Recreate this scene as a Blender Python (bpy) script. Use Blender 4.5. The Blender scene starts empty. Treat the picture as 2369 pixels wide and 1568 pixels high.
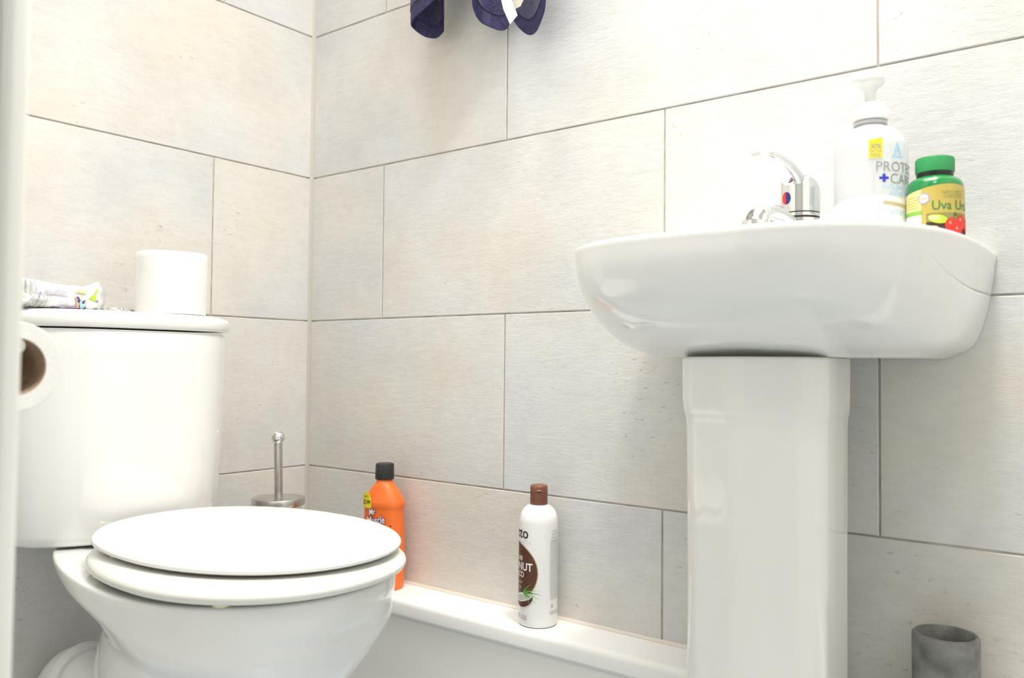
import bpy, math, random
from mathutils import Vector, Matrix, noise
PI = math.pi
random.seed(4)
SC = bpy.context.scene
COL = SC.collection

# ------------------------------------------------------------------ camera
CAM = Vector((1.4257, -1.1359, 0.7243))
FWD = Vector((-0.61417474, 0.78857951, 0.03052443))
RGT = Vector((0.78908808, 0.61420889, 0.00935078))
UPV = RGT.cross(FWD)
cd = bpy.data.cameras.new('camera')
cam = bpy.data.objects.new('camera', cd); COL.objects.link(cam)
m = Matrix((RGT, UPV, -FWD)).transposed().to_4x4(); m.translation = CAM
cam.matrix_world = m
cd.sensor_width = 36.0
cd.lens = 1945.74 / 2369 * 36.0
cd.clip_start = 0.01
cd.dof.use_dof = True
cd.dof.focus_distance = 1.3
cd.dof.aperture_fstop = 5.6
SC.camera = cam

# ------------------------------------------------------------------ light
SC.view_settings.view_transform = 'Standard'
SC.view_settings.look = 'None'
SC.view_settings.gamma = 1.0
SC.view_settings.use_curve_mapping = False
SC.view_settings.exposure = 0.08
w = bpy.data.worlds.new('world'); SC.world = w; w.use_nodes = True
w.node_tree.nodes['Background'].inputs[0].default_value = (0.9, 0.94, 1.0, 1)
w.node_tree.nodes['Background'].inputs[1].default_value = 0.25
LAMP = (1.25, -0.35, 2.50)
def area_light(name, loc, power, size, color=(1, 1, 1), shape='DISK', rot=(0, 0, 0), spread=180):
    l = bpy.data.lights.new(name, 'AREA'); l.shape = shape; l.size = size; l.energy = power; l.color = color
    l.spread = math.radians(spread)
    o = bpy.data.objects.new(name, l); COL.objects.link(o); o.location = loc; o.rotation_euler = rot
    return o
area_light('bathroom_ceiling_lamp_light', (LAMP[0], LAMP[1], LAMP[2] - 0.02), 12.5, 0.26, (1.0, 0.96, 0.90), spread=130)
area_light('bathroom_bounce_fill_light', (0.90, -0.48, 2.50), 12.5, 1.1, (1.0, 0.965, 0.92), spread=115)  # added unseen fill standing in for ceiling bounce, no fitting modelled here
area_light('hallway_ceiling_lamp_light', (1.55, -1.75, 2.45), 8.0, 0.5, (1.0, 0.96, 0.9))

# ------------------------------------------------------------------ helpers
def mesh_obj(name, verts, faces, mat=None, parent=None, smooth=True, sharp=40, mats=None, midx=None):
    me = bpy.data.meshes.new(name)
    me.from_pydata([tuple(v) for v in verts], [], faces)
    me.validate(verbose=False)
    if mats:
        for q in mats: me.materials.append(q)
        if midx:
            for p, i in zip(me.polygons, midx): p.material_index = i
    elif mat: me.materials.append(mat)
    if smooth:
        me.shade_smooth() if hasattr(me, 'shade_smooth') else None
        for p in me.polygons: p.use_smooth = True
        if sharp: me.set_sharp_from_angle(angle=math.radians(sharp))
    o = bpy.data.objects.new(name, me); COL.objects.link(o)
    if parent: o.parent = parent; o.matrix_parent_inverse = Matrix.Translation(-parent.location) if False else Matrix.Identity(4)
    return o
class G:
    """collects geometry for one mesh"""
    def __init__(s): s.v = []; s.f = []; s.m = []
    def add(s, v, f, mi=0):
        b = len(s.v); s.v += [Vector(p) for p in v]; s.f += [tuple(i + b for i in q) for q in f]; s.m += [mi] * len(f); return s
    def obj(s, name, mat, parent=None, sharp=40, smooth=True, mats=None, offset=None):
        v = s.v
        if offset is not None: v = [p - offset for p in v]
        return mesh_obj(name, v, s.f, mat, parent, smooth, sharp, mats, s.m if mats else None)
def loft(rings, cap0=True, cap1=True, closed=True):
    n = len(rings[0]); v = [p for r in rings for p in r]; f = []
    for i in range(len(rings) - 1):
        for j in range(n if closed else n - 1):
            k = (j + 1) % n
            f.append((i * n + j, i * n + k, (i + 1) * n + k, (i + 1) * n + j))
    if cap0: f.append(tuple(range(n - 1, -1, -1)))
    if cap1: f.append(tuple(range((len(rings) - 1) * n, len(rings) * n)))
    return v, f
def lathe(profile, n=48, c=(0, 0, 0), sx=1.0, sy=1.0, cap0=True, cap1=True):
    rings = [[Vector((c[0] + r * sx * math.cos(2 * PI * j / n), c[1] + r * sy * math.sin(2 * PI * j / n), c[2] + z)) for j in range(n)] for r, z in profile]
    return loft(rings, cap0, cap1)
def box(x0, y0, z0, x1, y1, z1):
    v = [(x0, y0, z0), (x1, y0, z0), (x1, y1, z0), (x0, y1, z0), (x0, y0, z1), (x1, y0, z1), (x1, y1, z1), (x0, y1, z1)]
    return v, [(0, 3, 2, 1), (4, 5, 6, 7), (0, 1, 5, 4), (1, 2, 6, 5), (2, 3, 7, 6), (3, 0, 4, 7)]
def smooth_path(pts, n):
    """Catmull-Rom through pts; works on any tuple length"""
    P = [Vector(p) for p in pts]; P = [2 * P[0] - P[1]] + P + [2 * P[-1] - P[-2]]
    out = []; segs = len(P) - 3
    for i in range(n):
        t = i / (n - 1) * segs; k = min(int(t), segs - 1); t -= k
        a, b, c, d = P[k:k + 4]
        out.append(0.5 * ((2 * b) + (c - a) * t + (2 * a - 5 * b + 4 * c - d) * t * t + (3 * b - a - 3 * c + d) * t ** 3))
    return out
def tube(path, rad, n=20, cap=True, flat=None, up=Vector((0, 0, 1)), power=2.0):
    """swept tube; rad(i) -> (ra, rb) or float"""
    rings = []; N = len(path)
    for i, p in enumerate(path):
        t = (path[min(i + 1, N - 1)] - path[max(i - 1, 0)]).normalized()
        a = t.cross(up)
        if a.length < 1e-4: a = t.cross(Vector((1, 0, 0)))
        a.normalize(); b = a.cross(t).normalized()
        r = rad(i / (N - 1)) if callable(rad) else rad
        ra, rb = r if isinstance(r, tuple) else (r, r)
        ring = []
        for j in range(n):
            q = 2 * PI * j / n; c, s = math.cos(q), math.sin(q)
            ring.append(p + a * ra * math.copysign(abs(c) ** (2 / power), c) + b * rb * math.copysign(abs(s) ** (2 / power), s))
        rings.append(ring)
    return loft(rings, cap, cap)
def empty(name, loc=(0, 0, 0), label=None, cat=None, group=None):
    o = bpy.data.objects.new(name, None); COL.objects.link(o); o.location = loc; o.empty_display_size = 0.05
    tag(o, label, cat, group); return o
def tag(o, label=None, cat=None, group=None, kind=None):
    if label: o['label'] = label
    if cat: o['category'] = cat
    if group: o['group'] = group
    if kind: o['kind'] = kind
    return o
def structure(o): o['kind'] = 'structure'; return o

# ------------------------------------------------------------------ materials
def mat(name, color, rough=0.5, metal=0.0, **kw):
    m = bpy.data.materials.new(name); m.use_nodes = True
    b = m.node_tree.nodes['Principled BSDF']
    b.inputs['Base Color'].default_value = (*color, 1); b.inputs['Roughness'].default_value = rough; b.inputs['Metallic'].default_value = metal
    for k, v in kw.items():
        k = {'coat': 'Coat Weight', 'trans': 'Transmission Weight', 'ior': 'IOR', 'sheen': 'Sheen Weight', 'sss': 'Subsurface Weight', 'alpha': 'Alpha', 'spec': 'Specular IOR Level'}[k]
        b.inputs[k].default_value = v
    return m
def ramp(nt, pts):
    r = nt.nodes.new('ShaderNodeValToRGB'); e = r.color_ramp.elements
    while len(e) < len(pts): e.new(0.5)
    for el, (p, c) in zip(e, pts): el.position = p; el.color = (*c, 1) if len(c) == 3 else c
    return r
def noisy(m, col_a, col_b, scale=8, bump=0.0, bscale=200, detail=6, lo=.35, hi=.65, vec='Object'):
    nt = m.node_tree; b = nt.nodes['Principled BSDF']
    tc = nt.nodes.new('ShaderNodeTexCoord'); n = nt.nodes.new('ShaderNodeTexNoise')
    n.inputs['Scale'].default_value = scale; n.inputs['Detail'].default_value = detail
    nt.links.new(tc.outputs[vec], n.inputs['Vector'])
    r = ramp(nt, [(lo, col_a), (hi, col_b)]); nt.links.new(n.outputs['Fac'], r.inputs[0]); nt.links.new(r.outputs[0], b.inputs['Base Color'])
    if bump:
        n2 = nt.nodes.new('ShaderNodeTexNoise'); n2.inputs['Scale'].default_value = bscale; n2.inputs['Detail'].default_value = 3
        nt.links.new(tc.outputs[vec], n2.inputs['Vector'])
        bp = nt.nodes.new('ShaderNodeBump'); bp.inputs['Strength'].default_value = bump; bp.inputs['Distance'].default_value = 0.002
        nt.links.new(n2.outputs['Fac'], bp.inputs['Height']); nt.links.new(bp.outputs[0], b.inputs['Normal'])
    return m
def tile_material(name, stretch):
    """honed cement-look porcelain: cloudy warm grey, faint horizontal grain, pits"""
    m = bpy.data.materials.new(name); m.use_nodes = True; nt = m.node_tree; L = nt.links
    b = nt.nodes['Principled BSDF']; b.inputs['Roughness'].default_value = 0.42
    tc = nt.nodes.new('ShaderNodeTexCoord')
    at = nt.nodes.new('ShaderNodeAttribute'); at.attribute_name = 'tile_shift'
    ad = nt.nodes.new('ShaderNodeVectorMath'); ad.operation = 'ADD'
    L.new(tc.outputs['Object'], ad.inputs[0]); L.new(at.outputs['Vector'], ad.inputs[1])
    mp = nt.nodes.new('ShaderNodeMapping'); mp.inputs['Scale'].default_value = stretch
    L.new(ad.outputs[0], mp.inputs['Vector'])
    def nz(scale, det, src, rough=.5):
        n = nt.nodes.new('ShaderNodeTexNoise'); n.inputs['Scale'].default_value = scale; n.inputs['Detail'].default_value = det; n.inputs['Roughness'].default_value = rough
        L.new(src, n.inputs['Vector']); return n
    cloud = nz(5.5, 7, ad.outputs[0], .6)
    r1 = ramp(nt, [(.32, (.645, .635, .61)), (.5, (.69, .68, .655)), (.7, (.73, .72, .70))]); L.new(cloud.outputs['Fac'], r1.inputs[0])
    # slightly blue-grey and ochre patches
    tint = nz(3.1, 4, ad.outputs[0]); r2 = ramp(nt, [(.36, (.94, .965, 1.02)), (.52, (1, 1, 1)), (.68, (1.03, .985, .92))]); L.new(tint.outputs['Fac'], r2.inputs[0])
    mul = nt.nodes.new('ShaderNodeMix'); mul.data_type = 'RGBA'; mul.blend_type = 'MULTIPLY'; mul.inputs[0].default_value = 1
    L.new(r1.outputs[0], mul.inputs[6]); L.new(r2.outputs[0], mul.inputs[7])
    # fine horizontal grain
    grain = nz(95, 4, mp.outputs[0], .7); r3 = ramp(nt, [(.3, (.955, .955, .95)), (.6, (1.02, 1.02, 1.02))]); L.new(grain.outputs['Fac'], r3.inputs[0])
    m2 = nt.nodes.new('ShaderNodeMix'); m2.data_type = 'RGBA'; m2.blend_type = 'MULTIPLY'; m2.inputs[0].default_value = 1
    L.new(mul.outputs[2], m2.inputs[6]); L.new(r3.outputs[0], m2.inputs[7])
    # pits: small dark specks in clusters
    sp = nz(230, 2, mp.outputs[0], .5); rs = ramp(nt, [(.66, (0, 0, 0)), (.72, (1, 1, 1))]); L.new(sp.outputs['Fac'], rs.inputs[0])
    cl = nz(7.5, 3, ad.outputs[0]); rc = ramp(nt, [(.54, (0, 0, 0)), (.66, (1, 1, 1))]); L.new(cl.outputs['Fac'], rc.inputs[0])
    mu = nt.nodes.new('ShaderNodeMath'); mu.operation = 'MULTIPLY'; L.new(rs.outputs[0], mu.inputs[0]); L.new(rc.outputs[0], mu.inputs[1])
    mu2 = nt.nodes.new('ShaderNodeMath'); mu2.operation = 'MULTIPLY'; mu2.inputs[1].default_value = .45; L.new(mu.outputs[0], mu2.inputs[0])
    m3 = nt.nodes.new('ShaderNodeMix'); m3.data_type = 'RGBA'; L.new(mu2.outputs[0], m3.inputs[0]); L.new(m2.outputs[2], m3.inputs[6]); m3.inputs[7].default_value = (.25, .24, .22, 1)
    L.new(m3.outputs[2], b.inputs['Base Color'])
    bp = nt.nodes.new('ShaderNodeBump'); bp.inputs['Strength'].default_value = .55; bp.inputs['Distance'].default_value = .0012
    L.new(grain.outputs['Fac'], bp.inputs['Height']); L.new(bp.outputs[0], b.inputs['Normal'])
    return m
M = {}
M['tile_back'] = tile_material('wall_tile_along_basin', (.35, 1, 1))
M['tile_left'] = tile_material('wall_tile_behind_toilet', (1, .35, 1))
M['grout'] = noisy(mat('grout', (.5, .46, .40), .9), (.40, .36, .30), (.58, .54, .48), 30)
M['paint'] = mat('white_paint', (.86, .86, .84), .6)
M['gloss_paint'] = noisy(mat('gloss_white_paint', (.87, .865, .83), .3), (.85, .84, .80), (.89, .885, .86), 4)
M['ceramic'] = mat('white_ceramic', (.87, .87, .855), .07, coat=.5)
M['ceramic2'] = noisy(mat('cream_ceramic', (.86, .85, .82), .09, coat=.4), (.87, .855, .815), (.88, .87, .84), 5)
M['seat'] = mat('white_seat_plastic', (.88, .88, .87), .16)
M['seat_ring'] = mat('ivory_seat_plastic', (.80, .795, .75), .2)
M['buffer'] = mat('yellowed_rubber', (.78, .74, .58), .5)
M['ledge'] = mat('white_laminate', (.87, .865, .85), .28)
M['panel'] = mat('white_panel', (.86, .85, .82), .35)
M['chrome'] = mat('chrome', (.86, .86, .86), .06, 1.0)
M['steel'] = noisy(mat('brushed_steel', (.6, .59, .57), .3, 1.0), (.56, .55, .53), (.68, .67, .65), 40)
M['dark'] = mat('dark_rubber', (.03, .025, .02), .5)
M['black'] = mat('black_plastic', (.022, .023, .022), .42)
M['white_plastic'] = mat('white_plastic', (.86, .86, .85), .3, sss=.05)
M['clear'] = mat('cloudy_clear_plastic', (.90, .92, .95), .16, trans=.55, ior=1.3)
M['paper'] = noisy(mat('tissue_paper', (.88, .87, .85), .95), (.86, .855, .835), (.90, .895, .88), 60, .22, 400)
M['card'] = noisy(mat('cardboard', (.42, .30, .21), .9), (.36, .25, .17), (.47, .345, .24), 60)
M['orange'] = mat('orange_plastic', (.95, .19, .03), .3, sss=.1)
M['coco_white'] = mat('coconut_bottle_white', (.86, .86, .85), .3)
M['brown'] = mat('brown_print', (.10, .035, .018), .4)
M['browncap'] = mat('brown_cap', (.20, .075, .045), .38)
M['green'] = mat('green_cap', (.03, .30, .09), .35)
M['greenbottle'] = mat('green_bottle', (.01, .22, .05), .12, coat=.4)
M['gold'] = noisy(mat('gold_label', (.55, .44, .10), .4), (.52, .41, .09), (.60, .49, .13), 30)
M['grey_concrete'] = noisy(mat('concrete', (.2, .2, .2), .85), (.13, .13, .125), (.26, .26, .25), 35, .6, 250)
def flat(n, c, r=.5):
    if n not in M: M[n] = mat(n, c, r)
    return M[n]
flat('ink_black', (.015, .015, .018)); flat('ink_white', (.86, .86, .85)); flat('ink_grey', (.33, .35, .33)); flat('ink_lightgrey', (.55, .56, .56)); flat('ink_blue', (.03, .05, .50))
flat('ink_sky', (.36, .66, .92)); flat('ink_yellow', (.85, .72, .03)); flat('ink_olive', (.30, .28, .08)); flat('ink_red', (.75, .04, .03)); flat('ink_green', (.25, .55, .06))
flat('ink_darkgreen', (.04, .22, .06)); flat('ink_paleyellow', (.80, .76, .30)); flat('ink_purple', (.42, .36, .58)); flat('ink_navy', (.03, .04, .22)); flat('ink_peach', (.85, .45, .25)); flat('ink_lilac', (.72, .62, .80)); flat('ink_lime', (.52, .68, .06)); flat('ink_gold', (.55, .46, .28))
flat('ink_darkbrown', (.05, .025, .02))
# towel
M['towel'] = noisy(mat('navy_terry', (.035, .028, .11), .95, sheen=.25), (.007, .005, .03), (.055, .045, .17), 420, 1.0, 700, 2)
M['hem'] = noisy(mat('navy_hem', (.05, .042, .13), .7), (.022, .018, .065), (.042, .035, .12), 120, .3, 500, 2)
# floor
M['floor'] = noisy(mat('blue_grey_vinyl', (.5, .56, .6), .3), (.47, .53, .57), (.54, .60, .63), 6)

# ------------------------------------------------------------------ room shell
FZ, CZ = 0.05, 2.54
XR, YF, YH = 1.98, -0.952, -2.2
WT = 0.10
def tiled_wall(name, axis, length, joints, material, flipdir):
    """wall face on plane axis=0 made of 600x300 slabs with recessed grout; one mesh"""
    g = G(); shifts = []
    gap, ch, dep = .0013, .0010, .0022
    rows = [(.51 + (i) * .302, .51 + (i + 1) * .302, i) for i in range(-2, 7)]
    def P(u, z, d):   # u along wall, d outward into the room
        return (u, -d, z) if axis == 'y' else (d, -u, z)
    rnd = random.Random(11 if axis == 'y' else 23)
    for z0, z1, i in rows:
        z0c, z1c = max(z0, FZ), min(z1, CZ)
        if z1c - z0c < .01: continue
        js = joints(i)
        for a, b_ in zip(js[:-1], js[1:]):
            a, b_ = max(a, 0), min(b_, length)
            if b_ - a < .005: continue
            s = (rnd.uniform(-40, 40), rnd.uniform(-40, 40), rnd.uniform(-40, 40))
            u0, u1, w0, w1 = a + gap, b_ - gap, z0c + gap, z1c - gap
            v = [P(u0, w0, -dep), P(u1, w0, -dep), P(u1, w1, -dep), P(u0, w1, -dep), P(u0, w0, -ch), P(u1, w0, -ch), P(u1, w1, -ch), P(u0, w1, -ch),
                 P(u0 + ch, w0 + ch, 0), P(u1 - ch, w0 + ch, 0), P(u1 - ch, w1 - ch, 0), P(u0 + ch, w1 - ch, 0)]
            f = [(8, 9, 10, 11)]
            for k in range(4):
                q = (k + 1) % 4
                f += [(k, q, 4 + q, 4 + k), (4 + k, 4 + q, 8 + q, 8 + k)]
            if axis == 'x': f = [t[::-1] for t in f]
            g.add(v, f, 0); shifts += [s] * 12
    n0 = len(g.v)
    bb = box(-WT if axis == 'y' else -WT, dep, FZ - .05, length, WT, CZ) if axis == 'y' else box(-WT, -length, FZ - .05, -dep, 0, CZ)
    g.add(*bb, 1); shifts += [(0, 0, 0)] * 8
    o = g.obj(name, None, smooth=False, mats=[material, M['grout']])
    at = o.data.attributes.new('tile_shift', 'FLOAT_VECTOR', 'POINT')
    for k, s in enumerate(shifts): at.data[k].vector = s
    return structure(o)
def jb(i):
    if i % 2 == 0: base = .5245 if i >= 0 else .5245
    else: base = .2186 if i > 0 else .2176
    step = .6110
    return [base + k * step for k in range(-1, 4)]
def ja(i):
    base = .2323 if i == 1 else .2168
    if i % 2 == 0: base = .537 if i == 0 else .602
    return [base + k * .6045 for k in range(-2, 3)]
tiled_wall('wall_back', 'y', XR, jb, M['tile_back'], 1)
tiled_wall('wall_left', 'x', -YF + WT, ja, M['tile_left'], 1)
o = mesh_obj('floor', *box(-WT, YH, FZ - .05, XR + .3, 0, FZ), M['floor'], smooth=False); structure(o)
o = mesh_obj('ceiling', *box(-WT, YH, CZ, XR + .3, WT, CZ + .05), M['paint'], smooth=False); structure(o)
o = mesh_obj('wall_right', *box(XR, YF - WT, FZ, XR + WT, WT, CZ), M['paint'], smooth=False); structure(o)
# front wall with the doorway the photograph is taken through (opening x 0.92 .. 1.72)
g = G(); g.add(*box(0.003, YF - WT, FZ, .88, YF, CZ)); g.add(*box(1.76, YF - WT, FZ, XR, YF, CZ)); g.add(*box(.88, YF - WT, 2.06, 1.76, YF, CZ))
structure(g.obj('wall_front', M['paint'], smooth=False))
g = G(); g.add(*box(-WT - .02, YH - WT, FZ, XR + .3, YH, CZ)); structure(g.obj('wall_hall_far', M['paint'], smooth=False))
g = G(); g.add(*box(-WT - .05, YH, FZ, -WT, YF - WT, CZ)); structure(g.obj('wall_hall_left', M['paint'], smooth=False))
g = G(); g.add(*box(XR + .25, YH, FZ, XR + .3, YF - WT, CZ)); structure(g.obj('wall_hall_right', M['paint'], smooth=False))
# corner sealant bead
g = G(); pr = [Vector((0, 0, 0)), Vector((.0065, 0, 0)), Vector((.0035, -.0015, 0)), Vector((.0015, -.0035, 0)), Vector((0, -.0065, 0))]
g.add(*loft([[p + Vector((0, 0, FZ)) for p in pr], [p + Vector((0, 0, CZ)) for p in pr]]))
structure(g.obj('trim_1', mat('corner_sealant', (.55, .53, .48), .5), smooth=False))
# door lining and architrave: the white strip at the left edge of the picture
def rbox(x0, y0, z0, x1, y1, z1, r=.003, dx=0.0):
    rings = []
    for z in (z0, z1):
        sh = dx * (z - .72)
        ring = []
        for cx, cy, a0 in ((x1 - r, y1 - r, 0), (x0 + r, y1 - r, PI / 2), (x0 + r, y0 + r, PI), (x1 - r, y0 + r, 1.5 * PI)):
            for k in range(5):
                a = a0 + k / 4 * PI / 2; ring.append(Vector((cx + r * math.cos(a) + sh, cy + r * math.sin(a), z)))
        rings.append(ring)
    return loft(rings)
root = empty('door_1', (.92, YF, FZ)); root['kind'] = 'structure'
B0 = root.location.copy()
def part(name, geo, material, parent=root, off=None, **k):
    g = G()
    for q in (geo if isinstance(geo, list) else [geo]): g.add(*q)
    off = B0 if off is None else off
    return g.obj(name, material, parent, offset=off, **k)
part('lining', [rbox(.88, YF - WT - .0, FZ, .925, YF + .002, 2.06, .002), rbox(1.715, YF - WT, FZ, 1.76, YF + .002, 2.06, .002), box(.925, YF - WT, 2.02, 1.715, YF + .002, 2.06)], M['gloss_paint'])
part('architrave', [rbox(.860, YF + .002, FZ, .9332, YF + .0145, 2.08, .004, .006), rbox(1.705, YF + .002, FZ, 1.78, YF + .0145, 2.08, .004), box(.860, YF + .002, 2.012, 1.78, YF + .0145, 2.08)], M['gloss_paint'])
part('strike_plate', [rbox(.9235, YF - .018, .655, .9265, YF - .002, .735, .0005)], M['steel'])

# ------------------------------------------------------------------ ceiling lamp (out of frame, lights the room)
root = empty('ceiling_lamp', (LAMP[0], LAMP[1], CZ), 'round white ceiling lamp over the basin', 'lamp')
g = G(); g.add(*lathe([(.15, 0), (.15, -.012), (.145, -.016)], 48)); g.obj('lamp_base', M['white_plastic'], root)
em = mat('lamp_glow', (1, 1, 1), .5); em.node_tree.nodes['Principled BSDF'].inputs['Emission Color'].default_value = (1, .96, .9, 1); em.node_tree.nodes['Principled BSDF'].inputs['Emission Strength'].default_value = 6
g = G(); g.add(*lathe([(.142, -.016), (.138, -.019), (.05, -.0205), (.001, -.021)], 48, cap0=False)); g.obj('lamp_shade', em, root)

# ------------------------------------------------------------------ boxed ledge along the back wall
root = empty('boxed_ledge', (.9, -.04, FZ), 'long white boxed pipe ledge low along the tiled wall behind the pedestal', 'ledge')
off = root.location.copy()
LZ, LY = .314, -.0855
prof = [(-.0003, LZ), (LY + .010, LZ), (LY + .005, LZ - .0015), (LY + .0015, LZ - .005), (LY, LZ - .010), (LY, LZ - .026), (LY + .003, LZ - .030), (-.0003, LZ - .030)]
rings = [[Vector((x, y, z)) for y, z in prof] for x in (.008, XR - .004)]
part('top_board', [loft(rings)], M['ledge'], root, off, sharp=30)
part('front_panel', [box(.008, LY + .008, FZ, XR - .004, LY + .026, LZ - .030)], M['panel'], root, off, smooth=False)
rings = [[Vector((x, y, z)) for y, z in [(-.0002, LZ + .0045), (-.0045, LZ + .0003), (-.0002, LZ + .0001)]] for x in (.01, XR - .006)]
part('sealant', [loft(rings)], mat('sealant_cream', (.70, .64, .56), .5), root, off, smooth=False)

# ------------------------------------------------------------------ toilet
YC = -.444
YP = -.455   # the pan and seat sit a touch left of the cistern
def egg(xb, xf, w, xm, nf, nb, z, N=72, yc=YC):
    r = []
    for k in range(N):
        t = 2 * PI * k / N; c, s = math.cos(t), math.sin(t); n = nf if c > 0 else nb; ax = xf - xm if c > 0 else xm - xb
        r.append(Vector((xm + ax * math.copysign(abs(c) ** (2 / n), c), yc + w * math.copysign(abs(s) ** (2 / n), s), z)))
    return r
toilet = empty('toilet', (.33, YC, FZ), 'white close-coupled toilet with its round lid closed and a tall tapered cistern', 'toilet')
off = toilet.location.copy()
# pan
secs = [  # z, xb, xf, w, xm, nf, nb
    (FZ, .150, .520, .115, .33, 2.4, 3.0), (FZ + .01, .145, .525, .118, .33, 2.4, 3.0), (.09, .150, .515, .112, .33, 2.3, 2.8), (.16, .160, .500, .100, .33, 2.2, 2.4),
    (.22, .165, .515, .112, .34, 2.13, 2.3), (.27, .175, .560, .128, .37, 2.13, 2.1), (.31, .180, .592, .145, .41, 2.13, 2.0), (.34, .185, .614, .155, .45, 2.13, 1.9), (.36, .195, .625, .161, .47, 2.13, 1.85),
    (.373, .205, .631, .167, .485, 2.13, 1.8), (.385, .185, .636, .173, .490, 2.13, 1.75), (.40, .165, .640, .178, .474, 2.13, 1.75), (.412, .130, .648, .181, .45, 2.13, 1.78), (.422, .085, .653, .183, .437, 2.13, 1.8), (.432, .052, .6545, .1842, .437, 2.13, 1.8), (.442, .036, .6545, .1850, .437, 2.13, 1.8), (.4475, .033, .654, .1845, .437, 2.13, 1.8), (.4500, .036, .651, .1815, .437, 2.13, 1.8), (.4505, .044, .644, .175, .437, 2.13, 1.8)]
P_ = smooth_path(secs, 90)
rings = [egg(p[1], p[2], p[3], p[4], p[5], p[6], p[0], yc=YP) for p in [tuple(q) for q in P_]]
rings += [egg(.10, .62, .148, .437, 2.0, 2.0, .4505, yc=YP), egg(.24, .59, .12, .42, 2, 2, .440, yc=YP), egg(.27, .55, .10, .41, 2, 2, .40, yc=YP)]
part('pan', [loft(rings)], M['ceramic'], toilet, off, sharp=60)
# dark water outlet connector
path = smooth_path([(.17, YC - .055, .20), (.13, YC - .06, .235), (.085, YC - .062, .235), (.045, YC - .062, .20), (.03, YC - .062, .15), (.012, YC - .062, .10)], 30)
part('outlet_pipe', [tube(path, .045, 28)], M['white_plastic'], toilet, off)
path = smooth_path([(.118, YC - .061, .240), (.10, YC - .062, .242)], 6)
part('pipe_collar', [tube(path, .050, 28)], M['white_plastic'], toilet, off)
# seat ring + buffers
def ringed(profile, inner_hole=None):
    return [egg(*p) for p in profile]
SB = .4575
rs = []
for dz, grow in ((.0, -.004), (.002, -.0005), (.006, .0015), (.010, .001), (.014, -.003), (.018, -.010), (.0205, -.018), (.0213, -.028)):
    rs.append(egg(.222 - grow * .5, .6740 + grow, .1795 + grow, .475, 2.16, 2.2, SB + dz, yc=-.459))
for dz, grow in ((.0213, -.070), (.016, -.078), (.001, -.078), (.0, -.07)):
    rs.append(egg(.222 - grow * .9, .6740 + grow, .1795 + grow, .475, 2.16, 2.2, SB + dz, yc=-.459))
rs.append(rs[0])
part('seat', [loft(rs, False, False)], M['seat_ring'], toilet, off, sharp=50)
LB = SB + .0250
rs = []
for dz, grow in ((.0, -.012), (.0006, -.004), (.003, .0), (.006, .0005), (.009, -.002), (.0115, -.007), (.0128, -.014), (.0138, -.03), (.0146, -.07), (.0150, -.12)):
    rs.append(egg(.208 - grow * .5, .6625 + grow, .1745 + grow, .437, 2.10, 2.3 if grow > -.05 else 2.1, LB + dz))
# cut the back of the lid straight like the real one
for r in rs:
    for p in r:
        lim = .213
        if p.x < lim: p.x = lim + (p.x - lim) * .12
part('lid', [loft(rs)], M['seat'], toilet, off, sharp=50)
for sx, sy in ((.585, -.138), (.585, .110), (.36, -.163), (.36, .135)):
    part('seat_buffer', [lathe([(.008, -.008), (.0105, -.0065), (.0115, .0005)], 20, (sx, YC + sy, SB))], M['buffer'], toilet, off)
for sx, sy in ((.62, 0), (.40, -.165), (.40, .165)):
    part('lid_buffer', [lathe([(.006, 0), (.006, .0055)], 12, (sx - .02, YC + sy * .95, LB - .0045))], M['buffer'], toilet, off)
for sy in (-.062, .040):
    part('hinge', [lathe([(.017, 0), (.017, .006), (.012, .012), (.010, .020)], 24, (.222, YC + sy, .451)), tube([Vector((.222, YC + sy - .018, .470)), Vector((.222, YC + sy + .018, .470))], .007, 16)], M['chrome'], toilet, off)
# cistern
def cist(hw, xf, xs, z, back=.006, rr=.022):
    """plan outline: flat back on the wall, straight sides, bowed front with rounded corners"""
    pts = []; yc = YC - .011; hw += .011
    N = 40
    for k in range(N + 1):
        t = -1 + 2 * k / N; y = hw * t
        x = xf - (xf - xs) * abs(t) ** 3.2 - (.018 * max(0, (abs(t) - .9) / .1) ** 2)
        pts.append(Vector((x, yc + y, z)))
    pts += [Vector((xs - .04, yc + hw * 1.004, z)), Vector((back + .004, yc + hw, z)), Vector((back, yc + hw - .004, z)), Vector((back, yc - hw + .004, z)), Vector((back + .004, yc - hw, z)), Vector((xs - .04, yc - hw * 1.004, z))]
    return pts
cz = [(.452, .130, .172, .105), (.4535, .144, .184, .115), (.458, .152, .190, .119), (.47, .1555, .1925, .119), (.52, .160, .196, .119), (.60, .1665, .1985, .117), (.68, .1705, .200, .114), (.74, .1725, .2005, .112), (.764, .173, .2005, .112), (.771, .1705, .198, .110)]
part('cistern', [loft([cist(a, b, c, z) for z, a, b, c in cz])], M['ceramic'], toilet, off, sharp=50)
lz = [(.7735, .172, .199, .112), (.775, .177, .2035, .114), (.779, .179, .2055, .115), (.789, .179, .2055, .115), (.794, .177, .204, .114), (.7975, .172, .199, .112), (.7995, .163, .190, .108), (.8005, .14, .16, .10)]
part('cistern_lid', [loft([cist(a, b, c, z) for z, a, b, c in lz])], M['ceramic'], toilet, off, sharp=50)
bt = part('flush_button', [lathe([(.0245, 0), (.0245, .003), (.0215, .0045), (.0205, .0045), (.019, .008), (.014, .0105), (.006, .012), (.001, .0122)], 40, (.098, -.463, .8003))], M['chrome'], toilet, off)

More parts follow.
